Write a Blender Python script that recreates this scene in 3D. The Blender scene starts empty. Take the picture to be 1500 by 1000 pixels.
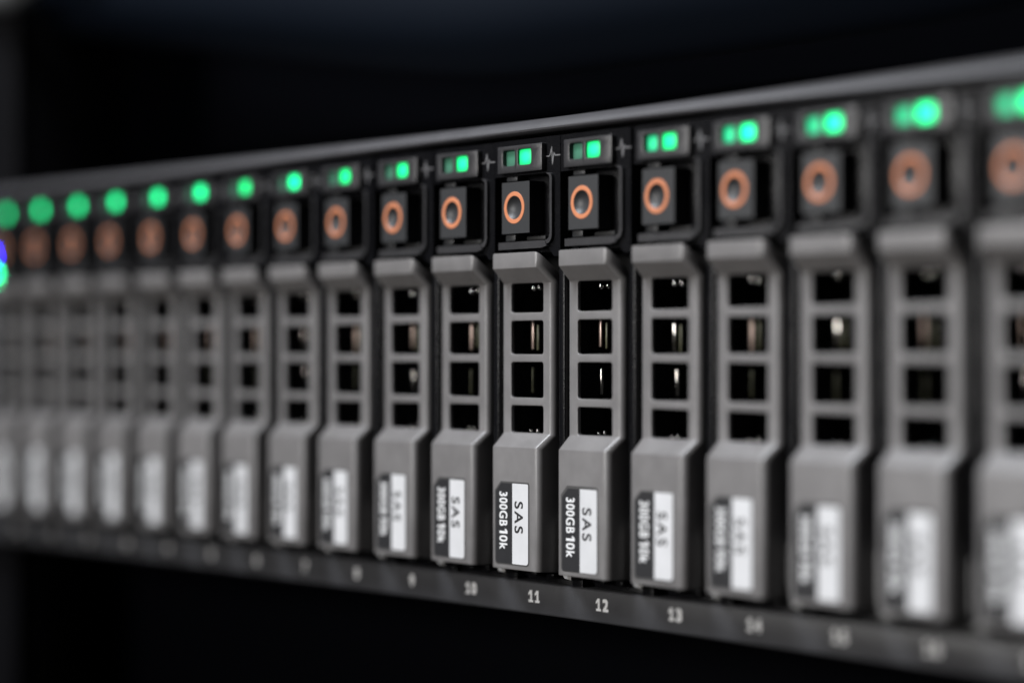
import bpy, bmesh, math, random
from mathutils import Vector, Matrix

random.seed(7)
S = 0.001                      # everything below is measured in millimetres
PITCH = 17.8                   # distance between two drive bays
CX = -2.5                      # centre of bay 11 (x); the row runs along x, front faces -y, z is up
N_DRIVES = 18

scene = bpy.context.scene
COL = scene.collection

# ------------------------------------------------------------------ camera
cam_d = bpy.data.cameras.new("camera")
cam = bpy.data.objects.new("camera", cam_d)
COL.objects.link(cam)
cam.location = (0.29275, -0.24149, 0.00381)
cam.rotation_euler = (math.radians(90.388), 0.0, math.radians(50.845))
cam_d.sensor_width = 23.5
cam_d.lens = 50.85
cam_d.clip_start = 0.005
cam_d.clip_end = 20.0
cam_d.dof.use_dof = True
cam_d.dof.focus_distance = 0.378
cam_d.dof.aperture_fstop = 3.05
cam_d.dof.aperture_blades = 8
cam_d.dof.aperture_rotation = math.radians(12)
scene.camera = cam

# ------------------------------------------------------------------ world and lamps
world = bpy.data.worlds.new("World")
scene.world = world
world.use_nodes = True
bg = world.node_tree.nodes["Background"]
bg.inputs[0].default_value = (0.55, 0.65, 1.0, 1)
bg.inputs[1].default_value = 0.0005


def area(name, loc, target, sx, sy, watts, color, spread=180):
    l = bpy.data.lights.new(name, 'AREA')
    l.shape = 'RECTANGLE'
    l.size, l.size_y = sx, sy
    l.energy = watts
    l.color = color
    l.spread = math.radians(spread)
    o = bpy.data.objects.new(name, l)
    COL.objects.link(o)
    o.location = loc
    d = Vector(target) - Vector(loc)
    o.rotation_euler = d.to_track_quat('-Z', 'Y').to_euler()
    return o


# a ceiling panel of the room in front of the rack, and weaker ones to the sides
area("ceiling_panel_lamp", (-0.22, -0.48, 0.80), (0.10, 0, 0), 0.50, 0.30, 2.65, (0.90, 0.94, 1.0), 75)
area("room_lamp", (-0.22, -1.00, 0.20), (0.10, 0, 0), 0.40, 0.30, 1.2, (1.0, 0.975, 0.95), 75)

scene.view_settings.view_transform = 'Standard'
scene.view_settings.look = 'None'
scene.view_settings.exposure = 0.0
scene.view_settings.gamma = 1.0
scene.cycles.use_denoising = True
scene.cycles.max_bounces = 6
scene.cycles.sample_clamp_indirect = 4.0


# ------------------------------------------------------------------ materials
def mat(name, color, rough=0.5, metal=0.0, spec=0.5, bump=0.0, bscale=4000.0, var=0.0, vscale=150.0,
        rvar=0.0, emit=None, estr=0.0, core=False):
    m = bpy.data.materials.new(name)
    m.use_nodes = True
    nt = m.node_tree
    b = nt.nodes["Principled BSDF"]
    b.inputs["Base Color"].default_value = (*color, 1)
    b.inputs["Roughness"].default_value = rough
    b.inputs["Metallic"].default_value = metal
    b.inputs["Specular IOR Level"].default_value = spec
    tc = nt.nodes.new("ShaderNodeTexCoord")
    if bump > 0:
        n = nt.nodes.new("ShaderNodeTexNoise")
        n.inputs["Scale"].default_value = bscale
        n.inputs["Detail"].default_value = 2.0
        bp = nt.nodes.new("ShaderNodeBump")
        bp.inputs["Strength"].default_value = bump
        bp.inputs["Distance"].default_value = 0.0002
        nt.links.new(tc.outputs["Object"], n.inputs["Vector"])
        nt.links.new(n.outputs["Fac"], bp.inputs["Height"])
        nt.links.new(bp.outputs["Normal"], b.inputs["Normal"])
    if var > 0 or rvar > 0:
        n2 = nt.nodes.new("ShaderNodeTexNoise")
        n2.inputs["Scale"].default_value = vscale
        n2.inputs["Detail"].default_value = 6.0
        n2.inputs["Roughness"].default_value = 0.65
        oi = nt.nodes.new("ShaderNodeObjectInfo")
        add = nt.nodes.new("ShaderNodeVectorMath")
        add.operation = 'ADD'
        nt.links.new(tc.outputs["Object"], add.inputs[0])
        nt.links.new(oi.outputs["Location"], add.inputs[1])
        nt.links.new(add.outputs[0], n2.inputs["Vector"])
        if var > 0:
            mp = nt.nodes.new("ShaderNodeMapRange")
            mp.inputs[1].default_value = 0.3
            mp.inputs[2].default_value = 0.7
            mp.inputs[3].default_value = 1 - var
            mp.inputs[4].default_value = 1 + var
            mx = nt.nodes.new("ShaderNodeVectorMath")
            mx.operation = 'SCALE'
            mx.inputs[0].default_value = color
            nt.links.new(n2.outputs["Fac"], mp.inputs[0])
            rt = nt.nodes.new("ShaderNodeMapRange")      # batches differ a little in tone
            rt.inputs[3].default_value = 1 - var * 0.7
            rt.inputs[4].default_value = 1 + var * 0.7
            ml = nt.nodes.new("ShaderNodeMath")
            ml.operation = 'MULTIPLY'
            nt.links.new(oi.outputs["Random"], rt.inputs[0])
            nt.links.new(mp.outputs[0], ml.inputs[0])
            nt.links.new(rt.outputs[0], ml.inputs[1])
            nt.links.new(ml.outputs[0], mx.inputs["Scale"])
            nt.links.new(mx.outputs[0], b.inputs["Base Color"])
        if rvar > 0:
            mr = nt.nodes.new("ShaderNodeMapRange")
            mr.inputs[1].default_value = 0.3
            mr.inputs[2].default_value = 0.7
            mr.inputs[3].default_value = rough - rvar
            mr.inputs[4].default_value = rough + rvar
            nt.links.new(n2.outputs["Fac"], mr.inputs[0])
            nt.links.new(mr.outputs[0], b.inputs["Roughness"])
    if emit:
        b.inputs["Emission Color"].default_value = (*emit, 1)
        b.inputs["Emission Strength"].default_value = estr
        if core:                     # the lamp is hottest in the middle of its lens
            vm = nt.nodes.new("ShaderNodeVectorMath")
            vm.operation = 'DISTANCE'
            vm.inputs[1].default_value = (0.5, 0.0, 0.5)
            me_ = nt.nodes.new("ShaderNodeMapRange")
            me_.interpolation_type = 'SMOOTHSTEP'
            me_.inputs[1].default_value = 0.10
            me_.inputs[2].default_value = 0.62
            me_.inputs[3].default_value = estr * 1.45
            me_.inputs[4].default_value = estr * 0.35
            nt.links.new(tc.outputs["Generated"], vm.inputs[0])
            nt.links.new(vm.outputs["Value"], me_.inputs[0])
            nt.links.new(me_.outputs[0], b.inputs["Emission Strength"])
    return m


M = {
    'handle': mat('grey_plastic', (0.186, 0.178, 0.176), 0.33, bump=0.12, bscale=9000, var=0.09, vscale=220, rvar=0.06),
    'lug': mat('light_grey_plastic', (0.27, 0.265, 0.26), 0.45, bump=0.1, bscale=9000),
    'black': mat('black_textured_plastic', (0.005, 0.005, 0.006), 0.27, spec=0.25, bump=0.18, bscale=5200, rvar=0.04),
    'housing': mat('charcoal_textured_plastic', (0.040, 0.039, 0.041), 0.33, bump=0.22, bscale=6500, rvar=0.08),
    'button': mat('charcoal_smooth_plastic', (0.035, 0.036, 0.038), 0.43, bump=0.12, bscale=9000, var=0.05),
    'ring': mat('orange_print', (0.68, 0.245, 0.115), 0.45, var=0.05, vscale=900),
    'hole': mat('black_cavity', (0.008, 0.008, 0.008), 0.6),
    'label_dark': mat('dark_grey_print', (0.022, 0.022, 0.024), 0.42, var=0.1, vscale=500),
    'label_white': mat('white_print', (0.70, 0.70, 0.71), 0.40, var=0.05, vscale=260),
    'label_seat_shade': mat('recess_shade_grey', (0.07, 0.068, 0.067), 0.5),  # darker margin paints in the shade of a recess round the label
    'ink_white': mat('white_ink', (0.85, 0.85, 0.85), 0.5),
    'ink_black': mat('black_ink', (0.02, 0.02, 0.022), 0.5),
    'ink_grey': mat('grey_ink', (0.17, 0.167, 0.17), 0.5),
    'rail': mat('chassis_grey_paint', (0.070, 0.068, 0.072), 0.46, bump=0.2, bscale=5000, rvar=0.06),
    'strip': mat('chassis_dark_paint', (0.058, 0.058, 0.062), 0.36, bump=0.2, bscale=5000, var=0.08, vscale=120, rvar=0.06),
    'steel': mat('dark_sheet_steel', (0.018, 0.018, 0.02), 0.5, metal=0.3),
    'drive': mat('black_drive_case', (0.006, 0.006, 0.006), 0.55),
    'metal': mat('bright_metal', (0.75, 0.72, 0.68), 0.15, metal=1.0),
    'gold': mat('copper_contacts', (0.62, 0.48, 0.42), 0.42, metal=1.0),
    'pcb': mat('green_board', (0.12, 0.12, 0.07), 0.4, var=0.3, vscale=900),
    'navy': mat('navy_cable_jacket', (0.0035, 0.0058, 0.0105), 0.6, spec=0.06),
    'navy_panel': mat('dark_navy_panel', (0.0008, 0.001, 0.002), 0.7, spec=0.03),
    'greycable': mat('grey_cable_jacket', (0.14, 0.145, 0.15), 0.45),
    'post': mat('rack_post_paint', (0.005, 0.005, 0.006), 0.5, spec=0.10, bump=0.2, bscale=3000, var=0.3, vscale=30),
    'led_on': mat('green_led_lit', (0.02, 0.20, 0.10), 0.4, emit=(0.002, 0.97, 0.29), estr=2.7, core=True),
    'led_on_soft': mat('green_led_lit_softer', (0.02, 0.20, 0.10), 0.4, emit=(0.002, 0.97, 0.23), estr=1.8, core=True),
    'led_on_strong': mat('green_led_lit_stronger', (0.02, 0.20, 0.10), 0.4, emit=(0.002, 0.97, 0.29), estr=3.1, core=True),
    'led_half': mat('green_led_half_lit', (0.03, 0.20, 0.11), 0.4, emit=(0.02, 0.80, 0.33), estr=0.85, core=True),
    'led_off': mat('green_led_idle', (0.07, 0.17, 0.12), 0.35, emit=(0.05, 0.60, 0.30), estr=0.10, core=True),
    'led_blue': mat('blue_led_lit', (0.02, 0.02, 0.3), 0.4, emit=(0.001, 0.004, 1.0), estr=60.0),
    'led_green_bright': mat('green_led_bright', (0.02, 0.2, 0.1), 0.4, emit=(0.01, 0.90, 0.30), estr=30.0),
}


# ------------------------------------------------------------------ mesh helpers (millimetres in, metres out)
def to_mesh(bm, name, smooth=True):
    bmesh.ops.recalc_face_normals(bm, faces=bm.faces)
    bmesh.ops.scale(bm, vec=(S, S, S), verts=bm.verts)
    me = bpy.data.meshes.new(name)
    bm.to_mesh(me)
    bm.free()
    if smooth:
        for p in me.polygons:
            p.use_smooth = True
        me.set_sharp_from_angle(angle=math.radians(38))
    return me


def link(name, me, material, parent=None, loc=(0, 0, 0)):
    o = bpy.data.objects.new(name, me)
    COL.objects.link(o)
    if material:
        if not me.materials:
            me.materials.append(material)
        elif me.materials[0] != material:            # shared shape in another material
            o.material_slots[0].link = 'OBJECT'
            o.material_slots[0].material = material
    o.location = Vector(loc) * S
    if parent:
        o.parent = parent
    return o


def box(bm, x0, x1, y0, y1, z0, z1, bev=0.0, seg=2):
    r = bmesh.ops.create_cube(bm, size=1.0)
    vs = r['verts']
    for v in vs:
        v.co = Vector(((x0 + x1) / 2 + v.co.x * (x1 - x0), (y0 + y1) / 2 + v.co.y * (y1 - y0),
                       (z0 + z1) / 2 + v.co.z * (z1 - z0)))
    if bev > 0:
        es = list({e for v in vs for e in v.link_edges})
        bmesh.ops.bevel(bm, geom=es, offset=bev, segments=seg, profile=0.5, affect='EDGES', clamp_overlap=True)


def box_mesh(name, *a, bev=0.0, seg=2):
    bm = bmesh.new()
    box(bm, *a, bev=bev, seg=seg)
    return to_mesh(bm, name)


def prism(bm, pts, y0, y1):
    """outline in x,z (counter-clockwise from the front) extruded from y0 (front) to y1 (back)"""
    f = [bm.verts.new((x, y0, z)) for x, z in pts]
    b = [bm.verts.new((x, y1, z)) for x, z in pts]
    bm.faces.new(f)
    bm.faces.new(list(reversed(b)))
    n = len(pts)
    for i in range(n):
        j = (i + 1) % n
        bm.faces.new((f[i], b[i], b[j], f[j]))


def rounded(x0, x1, z0, z1, rs, n=5):
    """rounded rectangle, radii (bl, br, tr, tl); a negative radius is a straight chamfer"""
    out = []
    for (cx, cz, sx, sz, a0), r in zip(((x0, z0, 1, 1, 180), (x1, z0, -1, 1, 270), (x1, z1, -1, -1, 0), (x0, z1, 1, -1, 90)), rs):
        if r == 0:
            out.append((cx, cz))
            continue
        k = 1 if r < 0 else n
        q = abs(r)
        for i in range(k + 1):
            a = math.radians(a0 + 90 * i / k)
            out.append((cx + sx * q + q * math.cos(a), cz + sz * q + q * math.sin(a)))
    return out


def grid_solid(xs, rows, holes):
    """slab with openings: rows = ((y_front, z_front), (y_back, z_back)) from top to bottom"""
    bm = bmesh.new()
    last = len(xs) - 1
    F = [[bm.verts.new((r[2] if len(r) > 2 and c == last else x, r[0][0], r[0][1])) for c, x in enumerate(xs)] for r in rows]
    B = [[bm.verts.new((x, r[1][0] + (r[3] if len(r) > 3 and c in (0, last) else 0), r[1][1])) for c, x in enumerate(xs)] for r in rows]
    nr, nc = len(rows) - 1, len(xs) - 1
    solid = lambda r, c: 0 <= r < nr and 0 <= c < nc and (r, c) not in holes
    for r in range(nr):
        for c in range(nc):
            if not solid(r, c):
                continue
            bm.faces.new((F[r][c], F[r + 1][c], F[r + 1][c + 1], F[r][c + 1]))
            bm.faces.new((B[r][c], B[r][c + 1], B[r + 1][c + 1], B[r + 1][c]))
            if not solid(r - 1, c):
                bm.faces.new((F[r][c], F[r][c + 1], B[r][c + 1], B[r][c]))
            if not solid(r + 1, c):
                bm.faces.new((F[r + 1][c], B[r + 1][c], B[r + 1][c + 1], F[r + 1][c + 1]))
            if not solid(r, c - 1):
                bm.faces.new((F[r][c], B[r][c], B[r + 1][c], F[r + 1][c]))
            if not solid(r, c + 1):
                bm.faces.new((F[r][c + 1], F[r + 1][c + 1], B[r + 1][c + 1], B[r][c + 1]))
    for v in [v for v in bm.verts if not v.link_faces]:
        bm.verts.remove(v)
    bmesh.ops.recalc_face_normals(bm, faces=bm.faces)
    return bm


def bevel_sharp(bm, off, seg, ang=33):
    es = [e for e in bm.edges if len(e.link_faces) == 2 and e.calc_face_angle(0) > math.radians(ang)]
    bmesh.ops.bevel(bm, geom=es, offset=off, segments=seg, profile=0.5, affect='EDGES', clamp_overlap=True)


def tube(bm, pts, radii, sides=16):
    """smooth tube through points (mm)"""
    n = len(pts)
    rings = []
    for i in range(n):
        p = Vector(pts[i])
        t = (Vector(pts[min(i + 1, n - 1)]) - Vector(pts[max(i - 1, 0)])).normalized()
        u = t.cross(Vector((0, 1, 0.01))).normalized()
        w = t.cross(u).normalized()
        r = radii[i] if isinstance(radii, (list, tuple)) else radii
        rings.append([bm.verts.new(p + (u * math.cos(2 * math.pi * k / sides) + w * math.sin(2 * math.pi * k / sides)) * r)
                      for k in range(sides)])
    for a, b in zip(rings, rings[1:]):
        for k in range(sides):
            bm.faces.new((a[k], a[(k + 1) % sides], b[(k + 1) % sides], b[k]))
    bm.faces.new(rings[0])
    bm.faces.new(list(reversed(rings[-1])))


def spline(ctrl, m=12):
    """Catmull-Rom through control points"""
    P = [Vector(ctrl[0])] + [Vector(c) for c in ctrl] + [Vector(ctrl[-1])]
    out = []
    for i in range(1, len(P) - 2):
        for k in range(m):
            t = k / m
            a, b, c, d = P[i - 1], P[i], P[i + 1], P[i + 2]
            out.append(0.5 * ((2 * b) + (c - a) * t + (2 * a - 5 * b + 4 * c - d) * t * t + (3 * b - a - 3 * c + d) * t ** 3))
    out.append(P[-2])
    return out


def text_mesh(name, body, x0, x1, z0, z1, y, rotated=False, bold=0.0, spacing=1.0, thick=0.03, fat=0.0):
    """lettering fitted into a rectangle on a face that looks towards -y; rotated: reads from top to bottom"""
    cu = bpy.data.curves.new(name, 'FONT')
    cu.body = body
    cu.size = 1.0
    cu.offset = bold
    cu.space_character = spacing
    cu.space_word = 0.55
    cu.resolution_u = 5
    cu.fill_mode = 'FRONT'
    o = bpy.data.objects.new(name, cu)
    COL.objects.link(o)
    dg = bpy.context.evaluated_depsgraph_get()
    me0 = o.evaluated_get(dg).to_mesh()
    bm = bmesh.new()
    bm.from_mesh(me0)
    o.to_mesh_clear()
    bpy.data.objects.remove(o)
    bpy.data.curves.remove(cu)
    bmesh.ops.remove_doubles(bm, verts=bm.verts, dist=1e-5)
    xs = [v.co.x for v in bm.verts]
    ys = [v.co.y for v in bm.verts]
    ax, bx, ay, by = min(xs), max(xs), min(ys), max(ys)
    for v in bm.verts:
        u, w = (v.co.x - ax) / (bx - ax), (v.co.y - ay) / (by - ay)
        if rotated:
            v.co = Vector((x0 + w * (x1 - x0), y, z1 - u * (z1 - z0)))
        else:
            v.co = Vector((x0 + u * (x1 - x0), y, z0 + w * (z1 - z0)))
    if fat > 0:
        src = bm.faces[:]
        for q, (dx, dz) in enumerate(((1, 1), (1, -1), (-1, 1), (-1, -1))):
            d = bmesh.ops.duplicate(bm, geom=src)
            for g in d['geom']:
                if isinstance(g, bmesh.types.BMVert):
                    g.co += Vector((dx * fat, -0.004 * (q + 1), dz * fat))
    r = bmesh.ops.extrude_face_region(bm, geom=bm.faces[:])
    for g in r['geom']:
        if isinstance(g, bmesh.types.BMVert):
            g.co.y -= thick
    me = to_mesh(bm, name, smooth=False)
    return me


def one(x0, x1, z0, z1, y, stroke, foot=True, rotated=False, thick=0.03):
    """a figure 1 with a flag and a foot, as an own outline"""
    w, h = x1 - x0, z1 - z0
    if rotated:
        w, h = h, w
    c, k = w * 0.55, stroke / 2
    pts = [(c - k, 0), (c + k, 0), (c + k, h), (c - k, h), (c - k - w * 0.42, h - stroke * 1.1), (c - k - w * 0.42, h - stroke * 1.9), (c - k, h - stroke * 1.2)]
    bm = bmesh.new()
    prism(bm, pts if not rotated else [(q, -p) for p, q in pts], y - thick, y)
    if foot:
        prism(bm, [(0.0, 0), (w, 0), (w, stroke * 0.8), (0.0, stroke * 0.8)], y - thick - 0.006, y - 0.001)
    bmesh.ops.translate(bm, vec=(x0, 0, z1 if rotated else z0), verts=bm.verts)
    return to_mesh(bm, 'figure', smooth=False)


def join_meshes(name, meshes):
    bm = bmesh.new()
    for me in meshes:
        bm.from_mesh(me)
    out = bpy.data.meshes.new(name)
    bm.to_mesh(out)
    bm.free()
    return out


def empty(name, loc_mm):
    o = bpy.data.objects.new(name, None)
    COL.objects.link(o)
    o.location = Vector(loc_mm) * S
    o.empty_display_size = 0.005
    return o


def tag(o, label, cat, group=None):
    o['label'] = label
    o['category'] = cat
    if group:
        o['group'] = group


# ------------------------------------------------------------------ the server chassis (large structure first)
X0, X1 = -11 * PITCH + CX - 9.4, 12 * PITCH + CX + 9.4      # inner width: 24 bays
chassis = empty('server_chassis', (0, 30, -42))
tag(chassis, 'long grey and black server chassis holding the row of hard drives', 'server')
OFF = Vector((0, -30, 42))


def cpart(name, me, material, parent=None):
    return link(name, me, material, parent or chassis, OFF if parent is None else (0, 0, 0))


# top rail: a folded sheet edge with a rounded front
bm = bmesh.new()
prof = [(26, 41.9), (2.2, 41.9), (0.9, 42.1), (0.4, 42.4), (0.3, 42.7), (0.5, 43.1), (1.0, 43.65), (2.0, 44.3), (3.2, 44.7), (4.8, 44.9), (160, 44.9), (160, 43.4), (26, 43.4)]
a = [bm.verts.new((X0 - 1.2, y, z)) for y, z in prof]
b = [bm.verts.new((X1 + 1.2, y, z)) for y, z in prof]
for i in range(len(prof)):
    j = (i + 1) % len(prof)
    bm.faces.new((a[i], a[j], b[j], b[i]))
bm.faces.new(a)
bm.faces.new(list(reversed(b)))
top_rail = cpart('top_rail', to_mesh(bm, 'top_rail'), M['rail'])

# bottom strip with the printed bay numbers
bm = bmesh.new()
box(bm, X0 - 1.2, X1 + 1.2, 5.0, 9.0, -40.95, -35.4, bev=0.4, seg=3)
strip = cpart('bottom_strip', to_mesh(bm, 'bottom_strip'), M['strip'])
for i in range(N_DRIVES):
    s = str(i)
    xc = (i - 11) * PITCH - 3.85
    cw, gap = 1.42, 0.32
    x = xc - (len(s) * cw + (len(s) - 1) * gap) / 2
    pieces = []
    for ch in s:
        if ch == '1':
            pieces.append(one(x + 0.1, x + cw - 0.1, -38.90, -36.80, 5.0, 0.50))
        else:
            pieces.append(text_mesh('figure', ch, x + 0.1, x + cw - 0.1, -38.80, -36.90, 5.0, thick=0.02, fat=0.12))
        x += cw + gap
    me = join_meshes('bay_number', pieces)
    o = link('bay_number', me, M['ink_white'], strip)
    o['label'] = 'white number ' + s + ' printed on the strip'
bm = bmesh.new()
box(bm, X0 - 1.2, X1 + 1.2, 9.05, 160, -40.9, -39.6)
cpart('floor_sheet', to_mesh(bm, 'floor_sheet'), M['steel'])
bm = bmesh.new()
box(bm, X0 - 1.2, X1 + 1.2, 120, 121.5, -39.9, 41.8)
cpart('backplane', to_mesh(bm, 'backplane'), M['hole'])
for sx in (X0 - 1.1, X1 + 0.1):
    cpart('side_sheet', box_mesh('side_sheet', sx, sx + 1.0, 6, 119.5, -39.9, 41.8), M['steel'])

# left mounting ear with its indicator lights
ear = cpart('mounting_ear', box_mesh('mounting_ear', X0 - 26, X0 - 1.3, 4.0, 8.0, -41.5, 44.0, bev=0.8, seg=3), M['strip'])
for nm, z, m_, lb in (('status_light', 28.8, 'led_blue', 'blue indicator light'), ('status_light', 23.6, 'led_green_bright', 'green indicator light')):
    bm = bmesh.new()
    bmesh.ops.create_uvsphere(bm, u_segments=16, v_segments=8, radius=1.3)
    bmesh.ops.translate(bm, vec=(X0 - 2.6, 3.9, z), verts=bm.verts)
    o = link(nm, to_mesh(bm, nm), M[m_], ear)
    o['label'] = lb + ' on the left ear'

# ------------------------------------------------------------------ one drive, all its parts
# local frame: x=0 bay centre, y=0 front of the lamp housing, z as in the world
# --- grey handle
HX = 6.95
xs = [-HX, -4.25, 4.45, HX]
GF, GB = 1.7, 2.4
TX = 5.95            # lip and foot are narrower at the front right than the grille
g = lambda z: ((GF, z), (GB, z), HX, 1.1)
rows = [((-0.7, 21.75), (2.4, 18.9), TX), ((-0.7, 19.0), (GB, 17.2), TX, 0.9), ((GF, 16.5), (GB, 16.4), HX, 1.1),
        g(11.4), g(10.0), g(4.2), g(2.85), g(-3.3), g(-4.65),
        ((GF, -9.45), (GB, -9.35), HX, 1.1), ((-0.7, -11.8), (7.5, -10.4), TX), ((-0.7, -32.9), (7.5, -33.2), TX)]
hb = grid_solid(xs, rows, {(2, 1), (4, 1), (6, 1), (8, 1)})


def near(v, t, e=1e-3):
    return abs(v - t) < e


# the cross bars sit a little behind the stiles
cut = [e for e in hb.edges if e.is_valid and all(near(abs(v.co.x - 0.1), 4.35) for v in e.verts)
       and abs(e.verts[0].co.y - e.verts[1].co.y) > 0.4 and abs(e.verts[0].co.z - e.verts[1].co.z) < 0.3]
bmesh.ops.bevel(hb, geom=cut, offset=0.5, segments=3, profile=0.5, affect='EDGES', clamp_overlap=True)
side = [e for e in hb.edges if all(v.co.y < GF + 0.01 for v in e.verts) and all(abs(v.co.x) > 5.5 for v in e.verts)
        and e.verts[0].co.x * e.verts[1].co.x > 0]
bmesh.ops.bevel(hb, geom=side, offset=1.15, segments=5, profile=0.5, affect='EDGES', clamp_overlap=True)
bevel_sharp(hb, 0.24, 3, 35)
ME_HANDLE = to_mesh(hb, 'handle')

# --- label on the handle
Y_L = -0.7
bm = bmesh.new()
prism(bm, rounded(-5.75, 3.62, -32.15, -17.75, (0.7, 0.8, 0.5, -1.6)), Y_L - 0.02, Y_L + 0.3)
ME_SEAT_SHADE = to_mesh(bm, 'label_seat_shade', False)
bm = bmesh.new()
prism(bm, rounded(-5.45, -0.95, -31.9, -18.05, (0.55, 0, 0, -1.5)), Y_L - 0.07, Y_L + 0.2)
ME_LDARK = to_mesh(bm, 'label_dark', False)
bm = bmesh.new()
prism(bm, rounded(-0.92, 3.35, -31.9, -18.05, (0, 0.6, 0.35, 0)), Y_L - 0.07, Y_L + 0.2)
ME_LWHITE = to_mesh(bm, 'label_white', False)
ME_T1 = join_meshes('capacity_lettering', [
    text_mesh('figure', '300GB', -4.35, -2.25, -25.45, -19.6, Y_L - 0.07, True, spacing=1.12, fat=0.042),
    one(-4.4, -2.2, -27.0, -26.05, Y_L - 0.07, 0.42, foot=False, rotated=True),
    text_mesh('figure', '0k', -4.35, -2.25, -29.5, -27.15, Y_L - 0.07, True, spacing=1.12, fat=0.042)])
ME_T2 = text_mesh('type_lettering', 'SAS', -0.25, 1.95, -26.5, -21.1, Y_L - 0.07, True, bold=0.0, spacing=1.25, fat=0.035)

# --- hinge lug beside the handle foot
bm = bmesh.new()
prism(bm, [(7.1, -24.6), (7.1, -31.0), (7.5, -33.0), (8.3, -33.9), (10.0, -34.1), (10.0, -33.2), (8.9, -33.0), (8.4, -32.2), (8.3, -24.6)], 3.7, 7.0)
bevel_sharp(bm, 0.2, 2)
ME_LUG = to_mesh(bm, 'hinge_lug')
bm = bmesh.new()
box(bm, -1.5, 1.4, 2.6, 6.5, -34.1, -33.3, bev=0.2)
box(bm, 3.6, 5.6, 3.0, 6.8, -34.1, -33.3, bev=0.2)
ME_PIVOT = to_mesh(bm, 'hinge_pin')

# --- black carrier frame: rails left and right, head block, foot
bm = bmesh.new()
box(bm, -7.25, -6.5, 3.2, 100, -33.4, 21.6, bev=0.25)
box(bm, 8.75, 10.35, 2.0, 100, -33.0, 20.7, bev=0.3, seg=3)
box(bm, 7.5, 10.35, 6.0, 100, -36.2, -33.1, bev=0.3)
box(bm, -6.4, 7.4, 7.8, 14, -36.2, -34.6, bev=0.2)
box(bm, -7.2, 8.2, 3.2, 14, 21.65, 35.2, bev=0.2)
# head plate: foot ledge, right jamb with a rounded pocket corner, and the field round the lamps
prism(bm, [(-5.3, 22.3), (7.2, 22.3), (8.7, 20.8), (10.35, 20.8), (10.35, 41.2), (-7.2, 41.2), (-7.2, 35.0), (7.2, 35.0),
           (7.7, 34.9), (8.0, 34.6), (8.1, 34.1), (8.1, 24.9), (7.95, 24.3), (7.55, 23.85), (6.9, 23.7), (-5.3, 23.7)], 1.0, 3.6)
es_ = [e for e in bm.edges if len(e.link_faces) == 2 and e.calc_face_angle(0) > 1.2 and all(near(v.co.y, 1.0) or near(v.co.y, 0.45) for v in e.verts)
       and all(v.co.z > 20.7 for v in e.verts)]
bmesh.ops.bevel(bm, geom=es_, offset=0.22, segments=2, profile=0.5, affect='EDGES', clamp_overlap=True)
ME_FRAME = to_mesh(bm, 'carrier_frame')

bm = bmesh.new()
prism(bm, [(7.0, 22.9), (8.0, 23.1), (8.55, 23.7), (8.75, 24.4), (8.75, 34.3), (8.45, 34.8), (7.9, 35.0), (7.4, 35.0), (7.4, 34.85),
           (7.8, 34.7), (8.1, 34.4), (8.2, 34.0), (8.2, 24.7), (8.0, 24.1), (7.5, 23.7), (7.0, 23.55)], 0.45, 2.0)
bevel_sharp(bm, 0.2, 2, 40)
ME_RIM = to_mesh(bm, 'pocket_rim')

# --- lamp housing with two sunk windows
zz = [40.15, 39.4, 36.7, 35.45]
lx = [-5.95, -4.5, -1.2, -0.42, 3.15, 6.05]
lb_ = grid_solid(lx, [((0.0, z), (3.4, z)) for z in zz], {(1, 1), (1, 3)})
c_ = [e for e in lb_.edges if abs(e.verts[0].co.y - e.verts[1].co.y) > 1 and all(abs(v.co.x) < 5 for v in e.verts)
      and all(36 < v.co.z < 39.8 for v in e.verts)]
bmesh.ops.bevel(lb_, geom=c_, offset=0.45, segments=3, profile=0.5, affect='EDGES', clamp_overlap=True)
bevel_sharp(lb_, 0.16, 2, 40)
ME_HOUSING = to_mesh(lb_, 'lamp_housing')
ME_LED = [box_mesh('status_lamp', x0 + 0.02, x1 - 0.02, yl, 2.8, 36.72, 39.38, bev=0.12) for x0, x1, yl in ((-4.5, -1.2, 0.8), (-0.42, 3.15, 0.38))]

# --- pulse mark printed on the frame right of the housing
bm = bmesh.new()
pl = [(-2.1, 0.0), (-1.0, -0.05), (-0.72, 0.45), (-0.35, 1.75), (-0.12, -1.75), (0.28, 0.55), (0.62, 0.02), (2.0, 0.0)]
for (ax, az), (bx, bz) in zip(pl, pl[1:]):
    d = Vector((bx - ax, 0, bz - az)).normalized()
    n = Vector((-d.z, 0, d.x)) * 0.12
    A, Bv = Vector((ax, 0, az)) - d * 0.08, Vector((bx, 0, bz)) + d * 0.08
    prism(bm, [((A - n).x, (A - n).z), ((Bv - n).x, (Bv - n).z), ((Bv + n).x, (Bv + n).z), ((A + n).x, (A + n).z)], 0.94, 1.06)
bmesh.ops.scale(bm, vec=(0.92, 1, 0.85), verts=bm.verts)
bmesh.ops.translate(bm, vec=(8.5, 0, 37.85), verts=bm.verts)
ME_PULSE = to_mesh(bm, 'pulse_mark', False)

# --- charcoal ledge under the button
bm = bmesh.new()
prism(bm, [(-5.95, 22.3), (5.6, 22.3), (7.0, 22.6), (6.6, 23.35), (5.9, 23.55), (-5.95, 23.55)], 0.25, 3.3)
bevel_sharp(bm, 0.18, 2, 40)
ME_POCKET = to_mesh(bm, 'ledge')
bm = bmesh.new()
box(bm, -4.5, -1.9, 0.7, 3.25, 23.75, 24.85, bev=0.15)
box(bm, -4.5, -1.6, 0.9, 3.25, 34.1, 34.9, bev=0.15)
ME_TAB = to_mesh(bm, 'latch_tab')
ME_SLOT_SHADE = box_mesh('latch_slot_shade', -0.6, 4.4, 2.2, 3.25, 23.8, 24.5, bev=0.1)  # solid block; its black stands in for the shade inside a slot

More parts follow.
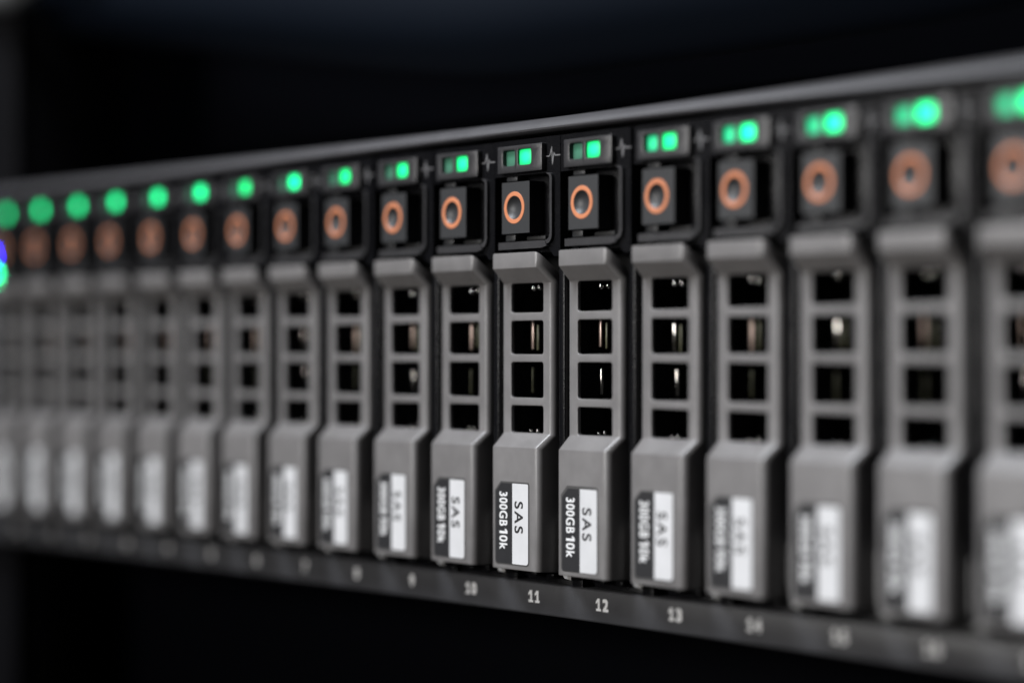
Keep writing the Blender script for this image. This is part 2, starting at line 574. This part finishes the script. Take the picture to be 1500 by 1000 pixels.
# --- release button with a dimple in its face
bm = bmesh.new()
bcx, bcz, br = -1.3, 29.45, 1.98
bx0, bx1, bz0, bz1 = -4.65, 2.8, 25.0, 33.85
NS = 32
ringv = [bm.verts.new((bcx + br * math.cos(2 * math.pi * k / NS), 0, bcz + br * math.sin(2 * math.pi * k / NS))) for k in range(NS)]
sq, sqb = [], []
for k in range(NS):
    a_ = 2 * math.pi * (k) / NS
    dx, dz = math.cos(a_), math.sin(a_)
    t = min(((bx1 if dx > 0 else bx0) - bcx) / dx if abs(dx) > 1e-9 else 1e9,
            ((bz1 if dz > 0 else bz0) - bcz) / dz if abs(dz) > 1e-9 else 1e9)
    sq.append([bcx + dx * t, bcz + dz * t])
for X, Z in ((bx0, bz0), (bx0, bz1), (bx1, bz0), (bx1, bz1)):      # snap nearest point to each corner
    k = min(range(NS), key=lambda q: (sq[q][0] - X) ** 2 + (sq[q][1] - Z) ** 2)
    sq[k] = [X, Z]
f_ = [bm.verts.new((x, 0, z)) for x, z in sq]
b_ = [bm.verts.new((x, 3.25, z)) for x, z in sq]
for k in range(NS):
    j = (k + 1) % NS
    bm.faces.new((ringv[k], f_[k], f_[j], ringv[j]))
    bm.faces.new((f_[k], b_[k], b_[j], f_[j]))
prev = ringv
for rr, yy in ((0.90, 0.16), (0.72, 0.40), (0.48, 0.58), (0.22, 0.68)):
    cur = [bm.verts.new((bcx + br * rr * math.cos(2 * math.pi * k / NS), yy, bcz + br * rr * math.sin(2 * math.pi * k / NS))) for k in range(NS)]
    for k in range(NS):
        j = (k + 1) % NS
        bm.faces.new((prev[k], prev[j], cur[j], cur[k]))
    prev = cur
bm.faces.new(prev)
bm.faces.new(list(reversed(b_)))
es = [e for e in bm.edges if len(e.link_faces) == 2 and e.calc_face_angle(0) > 1.0 and all(v in f_ for v in e.verts)]
bmesh.ops.bevel(bm, geom=es, offset=0.14, segments=2, profile=0.5, affect='EDGES', clamp_overlap=True)
ME_BUTTON = to_mesh(bm, 'release_button')
bm = bmesh.new()
ro, ri, NR = 2.78, 2.02, 48
loops = []
for r_, y_ in ((ri, 0.0), (ri + 0.05, -0.05), (ro - 0.05, -0.05), (ro, 0.01)):
    loops.append([bm.verts.new((bcx + r_ * math.cos(2 * math.pi * k / NR), y_ - 0.01, bcz + r_ * math.sin(2 * math.pi * k / NR))) for k in range(NR)])
for A, Bq in zip(loops, loops[1:]):
    for k in range(NR):
        j = (k + 1) % NR
        bm.faces.new((A[k], A[j], Bq[j], Bq[k]))
ME_RING = to_mesh(bm, 'orange_ring')

# --- what shows through the handle's windows
ME_BODY = box_mesh('drive_body', -7.2, 7.2, 11.0, 95, -34.3, 21.8, bev=0.5)


def dome(name, r, flat=0.6):
    bm = bmesh.new()
    bmesh.ops.create_uvsphere(bm, u_segments=14, v_segments=8, radius=r)
    bmesh.ops.scale(bm, vec=(1, flat, 1), verts=bm.verts)
    return to_mesh(bm, name)


ME_SCREW = dome('screw', 0.55, 0.9)
ME_STRIP = box_mesh('contact_strip', -0.32, 0.32, 0, 0.4, -2.6, 2.6, bev=0.15)
ME_EDGE = box_mesh('board_edge', -0.11, 0.11, 0, 0.5, -2.2, 2.2, bev=0.06)

ORD = ['first', 'second', 'third', 'fourth', 'fifth', 'sixth', 'seventh', 'eighth', 'ninth', 'tenth', 'eleventh', 'twelfth',
       'thirteenth', 'fourteenth', 'fifteenth', 'sixteenth', 'seventeenth', 'eighteenth']
LABELS = {
    0: 'blurred grey hard drive at the left picture edge, beside the blue indicator light',
    8: 'grey hard drive above the blurred bay number 8, ninth from the left',
    9: 'grey hard drive above bay number 9, second left of the sharp drive 11',
    10: 'grey hard drive above bay number 10, just left of the sharpest drive',
    11: 'grey hard drive in sharpest focus, above the crisp bay number 11',
    12: 'grey hard drive above bay number 12, just right of the sharpest drive',
    13: 'grey hard drive above bay number 13, both of its green lamps clearly lit',
    14: 'slightly blurred grey hard drive above bay number 14',
    15: 'blurred grey hard drive above bay number 15, third from the right picture edge',
    16: 'large blurred grey hard drive above bay number 16, second from the right edge',
    17: 'large blurred grey hard drive cut off by the right picture edge',
}
LEFT_LAMP = {11: 'led_off', 12: 'led_off', 13: 'led_half', 14: 'led_half', 15: 'led_half', 16: 'led_half', 17: 'led_half'}

for i in range(N_DRIVES):
    jx, jy, jr = random.uniform(-0.22, 0.22), random.uniform(-0.22, 0.18), random.uniform(-0.16, 0.16)
    if i == 11:
        jx = jy = jr = 0.0
    base = -36.2
    root = empty('hard_drive', ((i - 11) * PITCH + CX + jx, jy, base))
    root.rotation_euler = (0, math.radians(jr), 0)
    tag(root, LABELS.get(i, 'blurred grey hard drive, %s from the left end of the row' % ORD[i]), 'hard drive',
        'hard drives in the server bays')
    up = (0, 0, -base)
    head = (0.6, 0, -base)
    grip = (-0.25, 0.7, -base)

    def part(name, me, m_, parent=root, loc=up):
        return link(name, me, M[m_], parent, loc)

    part('carrier_frame', ME_FRAME, 'black')
    part('pulse_mark', ME_PULSE, 'ink_grey')
    hs = part('lamp_housing', ME_HOUSING, 'housing', root, head)
    for k in (0, 1):
        key = random.choice(('led_on', 'led_on_soft', 'led_on_strong')) if k and i not in (10, 11, 12) else 'led_on_soft' if k else LEFT_LAMP.get(i, 'led_off')
        me = ME_LED[k].copy()
        me.materials.clear()
        me.materials.append(M[key])
        o = link('status_lamp', me, None, hs)
        o['label'] = 'green lamp, ' + ('brightly lit' if k else 'half lit' if key == 'led_half' else 'almost dark')
    part('pocket_rim', ME_RIM, 'housing')  # paler than the black frame: edge highlight put into the colour
    part('ledge', ME_POCKET, 'housing', root, head)
    part('latch_tab', ME_TAB, 'button', root, head)
    part('latch_slot_shade', ME_SLOT_SHADE, 'hole', root, head)
    bt = part('release_button', ME_BUTTON, 'button', root, head)
    o = link('orange_ring', ME_RING, M['ring'], bt)
    h = part('handle', ME_HANDLE, 'handle', root, grip)
    sh = (random.uniform(-0.12, 0.12), 0, random.uniform(-0.22, 0.22)) if i != 11 else (0, 0, 0)
    link('label_seat_shade', ME_SEAT_SHADE, M['label_seat_shade'], h)
    link('capacity_label', ME_LDARK, M['label_dark'], h, sh)
    link('type_label', ME_LWHITE, M['label_white'], h, sh)
    o = link('capacity_lettering', ME_T1, M['ink_white'], h, sh)
    o['label'] = 'white lettering 300GB 10k'
    o = link('type_lettering', ME_T2, M['ink_black'], h, sh)
    o['label'] = 'black lettering SAS'
    part('hinge_lug', ME_LUG, 'lug')
    part('hinge_pin', ME_PIVOT, 'black', root, grip)
    bd = part('drive_body', ME_BODY, 'drive', root, head)
    # screws, contact strips and board edge catch the light behind the windows
    v = lambda s: random.uniform(-s, s)
    link('screw', ME_SCREW, M['metal'], bd, (-3.4 + v(0.3), 6.2, 15.7 + v(0.2)))
    if random.random() < 0.7 or i == 11:
        link('screw', ME_SCREW, M['metal'], bd, (-2.2 + v(0.3), 6.6, 15.7 + v(0.2)))
    o = link('contact_strip', ME_STRIP, M['gold' if random.random() < .6 else 'metal'], bd, (-4.0 + v(0.35), 6.2, 7.6 + v(0.5)))
    o = link('contact_strip', ME_STRIP, M['pcb'], bd, (-2.6 + v(0.4), 6.6, 7.2 + v(0.6)))
    o.scale = (0.7, 1, 0.85)
    link('board_edge', ME_EDGE, M['pcb' if random.random() < .5 else 'metal'], bd, (-3.7 + v(0.35), 6.3, -0.6 + v(0.5)))
    link('screw', ME_SCREW, M['metal'], bd, (-4.1 + v(0.3), 6.3, -9.2 + v(0.2))).scale = (0.6, 0.6, 0.6)
    link('screw', ME_SCREW, M['metal'], bd, (-2.6 + v(0.3), 6.3, -9.2 + v(0.2))).scale = (0.45, 0.6, 0.7)

# ------------------------------------------------------------------ what surrounds the server, far out of focus
bm = bmesh.new()
box(bm, -240, -209.5, 9.0, 12.0, -140, 150, bev=0.8)
box(bm, -212.5, -209.5, 12.05, 40, -140, 150, bev=0.8)
o = link('rack_post', to_mesh(bm, 'rack_post'), M['post'])
tag(o, 'dim dark grey rack post at the left picture edge', 'rack post')

o = link('rack_unit', box_mesh('rack_unit', -205, 235, 40, 180, -130, -45, bev=1.2), M['navy_panel'])
tag(o, 'dark blank rack unit below the server, almost black', 'rack unit', 'neighbouring rack units')
o = link('rack_unit', box_mesh('rack_unit', -205, 235, 60, 180, 55, 141, bev=1.2), M['navy_panel'])
tag(o, 'dark blank rack unit above the server, behind the sagging cables', 'rack unit', 'neighbouring rack units')

R_ = 12.0
low = [(-300, 116), (-266.9, 95.2), (-227, 87.9), (-146.3, 73.9), (-67.3, 60.9), (-34.5, 56.8), (-5.3, 55.8), (44.7, 55.2), (85.9, 56.2), (130, 62)]
bm = bmesh.new()
tube(bm, spline([(x, 25, z + R_) for x, z in low]), R_, 24)
o = link('cable', to_mesh(bm, 'cable'), M['navy'])
tag(o, 'thick dark navy cable sagging across the top of the picture', 'cable')
bm = bmesh.new()
tube(bm, spline([(-238, 5, 122), (-224, 5, 99), (-209, 4, 93.0), (-197, 4, 92.5), (-186, 4, 97), (-178, 4, 108), (-172, 4, 124)]), 4.2, 16)
o = link('cable', to_mesh(bm, 'cable'), M['greycable'])
tag(o, 'light grey cable loop hanging in the top left corner', 'cable')
